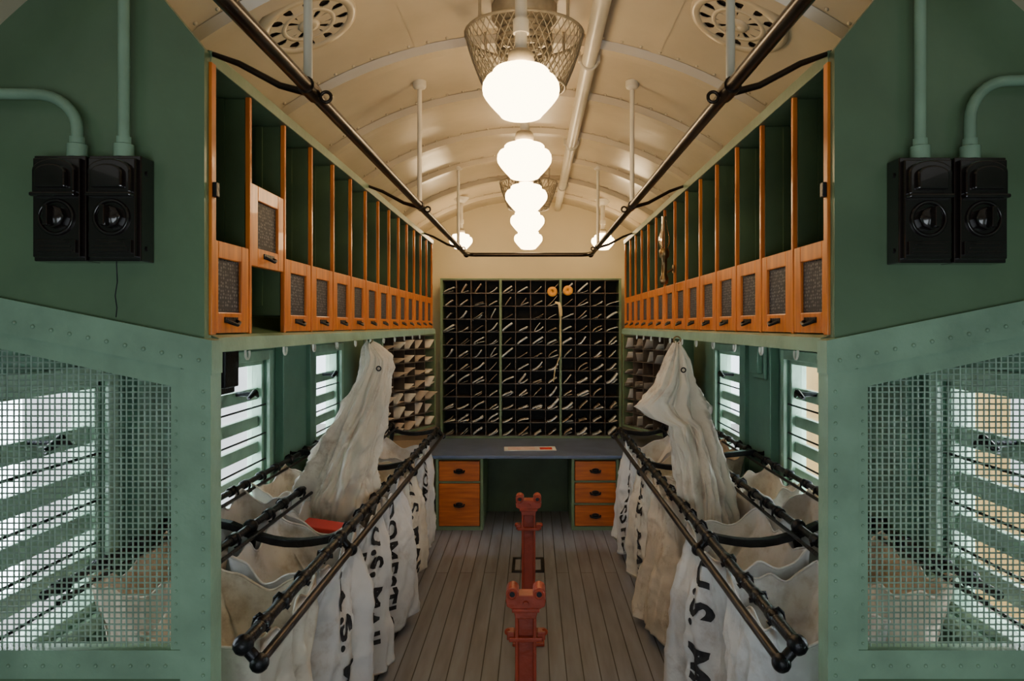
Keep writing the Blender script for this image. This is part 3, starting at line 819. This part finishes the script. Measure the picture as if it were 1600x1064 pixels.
bag(-1, 1.84, 2.34, .685, 1.02, .78, .80, .06, .0, 1, cv[0], 'soiled off-white canvas mail bag hanging open from rack end', [], 1.0, .03)
bag(-1, 2.36, 2.86, .685, 1.00, .78, .83, .05, .03, 2, cv[2], L1, [('U.S. MAIL', .145, .13, .02)], 1, .10)
bag(-1, 2.90, 3.30, .685, 1.00, .78, .83, .04, .03, 3, cv[2], L1, [('No. 1', .11, .16, -.55), ('U.S. MAIL', .135, .07, .22)], 1, .09)
bag(-1, 3.34, 3.80, .685, 1.00, .78, .83, .05, .05, 4, cv[2], L1, [('DOMESTIC', .132, .05, -.2)], 1, .10)
bag(-1, 3.84, 4.30, .685, 1.00, .78, .83, .10, .04, 5, cv[0], L1, [('U.S. MAIL', .14, .06, -.1)], 1, .08)
bag(-1, 4.40, 4.88, .685, 1.00, .78, .83, .14, .04, 6, cv[2], L1, [('DOMESTIC', .12, .06, -.1)], 1, .06)
bag(1, 1.90, 2.40, .685, 1.00, .78, .80, .05, .0, 11, cv[2], 'pale canvas mail bag hanging open from rack end', [], 1, .03)
bag(1, 2.44, 3.00, .685, 1.00, .78, .83, .03, .05, 12, cv[2], L1, [('U.S. MAIL', .17, .04, -.15)], 1, .11)
bag(1, 3.34, 3.84, .685, 1.00, .78, .83, .05, .08, 13, cv[1], 'brown stained canvas mail bag hanging from rack', [], 1.2, .07)
bag(1, 3.88, 4.40, .685, 1.00, .78, .83, .08, .06, 14, cv[0], L1, [('U.S. MAIL', .15, .06, -.1)], 1, .08)
bag(1, 4.46, 4.98, .685, 1.00, .78, .83, .10, .05, 15, cv[2], L1, [('DOMESTIC', .13, .06, -.1)], 1, .07)
L2 = 'plain canvas mail bag hanging open against the wall rail'
for s in (-1, 1):
    for i, (ya, yb_) in enumerate(((2.05, 2.50), (2.72, 3.15), (3.25, 3.7), (4.1, 4.55))):
        bag(s, ya, yb_, 1.04, 1.27, .85, .87, .12, .0, 30+i*2+s, cv[(i+1) % 3], L2, [], .7)
def gathered(s, keys, y, seed, cm, label):
    r = root('mail_bag', (keys[0][1], y, keys[0][2]), label, 'mail bag', 'gathered mail bags hung from hooks')
    def ev(v):
        for k0, k1 in zip(keys[:-1], keys[1:]):
            if v <= k1[0]:
                t = (v-k0[0])/(k1[0]-k0[0])
                return [lerp(p, q, t) for p, q in zip(k0[1:], k1[1:])]
        return keys[-1][1:]
    n = 200; nv = 110; vs = []; fs = []
    for j in range(nv+1):
        v = j/nv; x, z, hw, hd = ev(v)
        for i in range(n):
            tw = v*.6
            a = 2*math.pi*i/n; ca, sa = math.cos(a), math.sin(a); cb, sb = math.cos(a+tw), math.sin(a+tw)
            f = 1+.28*noise.noise(Vector((cb*1.3+seed, sb*1.3, v*1.4)))
            f += .36*(.42-abs(noise.noise(Vector((cb*2.6+seed, sb*2.6, v*1.3+3))))*2.0)
            f += .20*(.4-abs(noise.noise(Vector((cb*5.0+seed, sb*5.0, v*4.5+3))))*2.0)
            f += .10*(.4-abs(noise.noise(Vector((cb*8.0+v*4, sb*8.0, v*9.0+seed))))*2.0)
            q = 1/max(abs(ca)**1.0, abs(sa)**1.0)**.45
            vs.append(Vector((x+hw*f*ca*q, y+hd*f*sa*q, z+.025*noise.noise(Vector((ca*2, sa*2, seed+v*3))))))
    for j in range(nv):
        for i in range(n): fs.append((j*n+i, j*n+(i+1) % n, (j+1)*n+(i+1) % n, (j+1)*n+i))
    b = MB(); b.add(vs, fs, True); b.make('sack', cm, r, solid=.003)
    b = MB(); b.torus((keys[0][1], y, keys[0][2]+.012), .016, .0035, Matrix.Rotation(math.pi/2, 3, 'X')); b.make('grommet', M['brass'], r)
    x, z, hw, hd = ev(.12)
    b = MB(); b.torus((x+hw*.4, y-hd*1.12, z), .010, .003, Matrix.Rotation(math.pi/2, 3, 'X')); b.make('eyelet', M['iron'], r)
gathered(-1, [(0, -.765, 1.52, .012, .015), (.02, -.755, 1.500, .035, .03), (.07, -.732, 1.45, .062, .045), (.12, -.736, 1.40, .068, .05), (.32, -.795, 1.204, .105, .07), (.55, -.862, 1.024, .130, .10), (.82, -.915, .814, .165, .13), (1, -.92, .68, .145, .12)], 3.30, 5.3, M['canvas'], 'gathered off-white canvas mail bag hung by its tip from a hook')
gathered(1, [(0, .657, 1.52, .010, .015), (.04, .657, 1.474, .034, .03), (.20, .645, 1.324, .088, .06), (.30, .628, 1.240, .158, .06), (.35, .660, 1.185, .125, .07), (.39, .712, 1.150, .095, .08), (.56, .745, 1.024, .100, .10), (.78, .785, .844, .110, .12), (1, .81, .68, .105, .12)], 3.20, 9.1, M['canvas'], 'twisted stained canvas mail bag hung by its tip from a hook')
b = MB(); b.xf = Matrix.Translation((-.86, 2.98, .735)) @ Matrix.Rotation(.15, 4, 'Y'); b.box(-.11, .11, -.06, .06, 0, .02)
tag(b.make('red_folder', M['redcloth'], bevel=.004), 'red folder lying in the mouth of a mail bag', 'folder')

# ------------------------------------------------------------------ candle lamp on right cabinet
r = root('candle_lamp', (.655, 3.50, 1.82), 'brass candle lamp with clear glass chimney on cabinet front', 'candle lamp')
x, y = .655, 3.50
b = MB(); b.lathe([(.001, 1.80), (.018, 1.805), (.022, 1.83), (.014, 1.85), (.014, 1.93), (.024, 1.94), (.026, 1.97), (.02, 1.98)], (x, y, 0), 20)
b.tube([(x, y, 1.87), (x+.02, y, 1.865), (.70, y, 1.88)], .006, 8); b.cyl((.698, y, 1.88), (.702, y, 1.88), .022, 12); b.make('base', M['brass'], r)
b = MB(); b.lathe([(.018, 1.982), (.028, 2.01), (.028, 2.04), (.016, 2.08), (.012, 2.13), (.014, 2.14)], (x, y, 0), 20); b.make('chimney', M['glass'], r)

for s, y in ((1, 3.95), (-1, 3.05)):
    b = MB(); b.box(X(s, 1.30), X(s, 1.318), y-.10, y+.10, 1.30, 1.50); b.box(X(s, 1.27), X(s, 1.30), y-.07, y+.07, 1.33, 1.49)
    b.box(X(s, 1.318), X(s, 1.345), y-.03, y+.03, 1.36, 1.44)
    tag(b.make('junction_box', M['wallgreen'] if s > 0 else M['iron'], bevel=.006), 'small junction box fixed to the side wall', 'junction box')

# ------------------------------------------------------------------ outside
b = MB(); b.box(-14, 14, -12, 20, -1.3, -1.2); struct(b.make('ground', M['ground']))
for s in (-1, 1):
    b = MB(); x = s*4.6
    b.box(x, x+s*.3, -4, 12, -1.2, 3.2); b.mi = 1
    for y in (-1, 1.2, 3.4, 5.6, 7.8):
        b.box(x-s*.05, x, y, y+1.1, .1, 2.0)
    if s < 0: b.m = [1]*len(b.m)
    tag(b.make('building', [M['yellow'], M['whitepaint']]), 'yellow station building with white windows outside' if s > 0 else 'pale white building wall outside the windows', 'building')

# ------------------------------------------------------------------ lights
w = bpy.data.worlds.new('World'); bpy.context.scene.world = w; w.use_nodes = True
bg = w.node_tree.nodes['Background']; bg.inputs[0].default_value = (.80, .90, 1.0, 1); bg.inputs[1].default_value = 4.6
def area(name, loc, rot, size, sy, power, col):
    l = bpy.data.lights.new(name, 'AREA'); l.shape = 'RECTANGLE'; l.size = size; l.size_y = sy; l.energy = power; l.color = col
    o = bpy.data.objects.new(name, l); o.location = loc; o.rotation_euler = rot; bpy.context.scene.collection.objects.link(o); return o
area('camera_end_fill', (C, -1.4, 1.0), (math.radians(85), 0, 0), 2.0, 1.2, 30, (.84, .93, 1.0))  # added cool fill lamp inside the closed camera end, no door there
for s in (-1, 1):
    for (y0, y1) in WIN:
        area('daylight_window', (X(s, HW+.25), (y0+y1)/2, 1.1), (0, math.radians(90*s), 0), .7, .55, 18, (.80, .91, 1.0))

cam = bpy.data.cameras.new('Camera'); co = bpy.data.objects.new('Camera', cam); bpy.context.scene.collection.objects.link(co)
co.location = (0, 0, EYE); co.rotation_euler = (math.radians(90), 0, 0)
cam.sensor_width = 36; cam.lens = 36*1100/1600; cam.shift_x = -32/1600; cam.shift_y = -24/1600; cam.clip_start = .05
bpy.context.scene.camera = co
for o in bpy.data.objects:
    if '_o' in o: del o['_o']
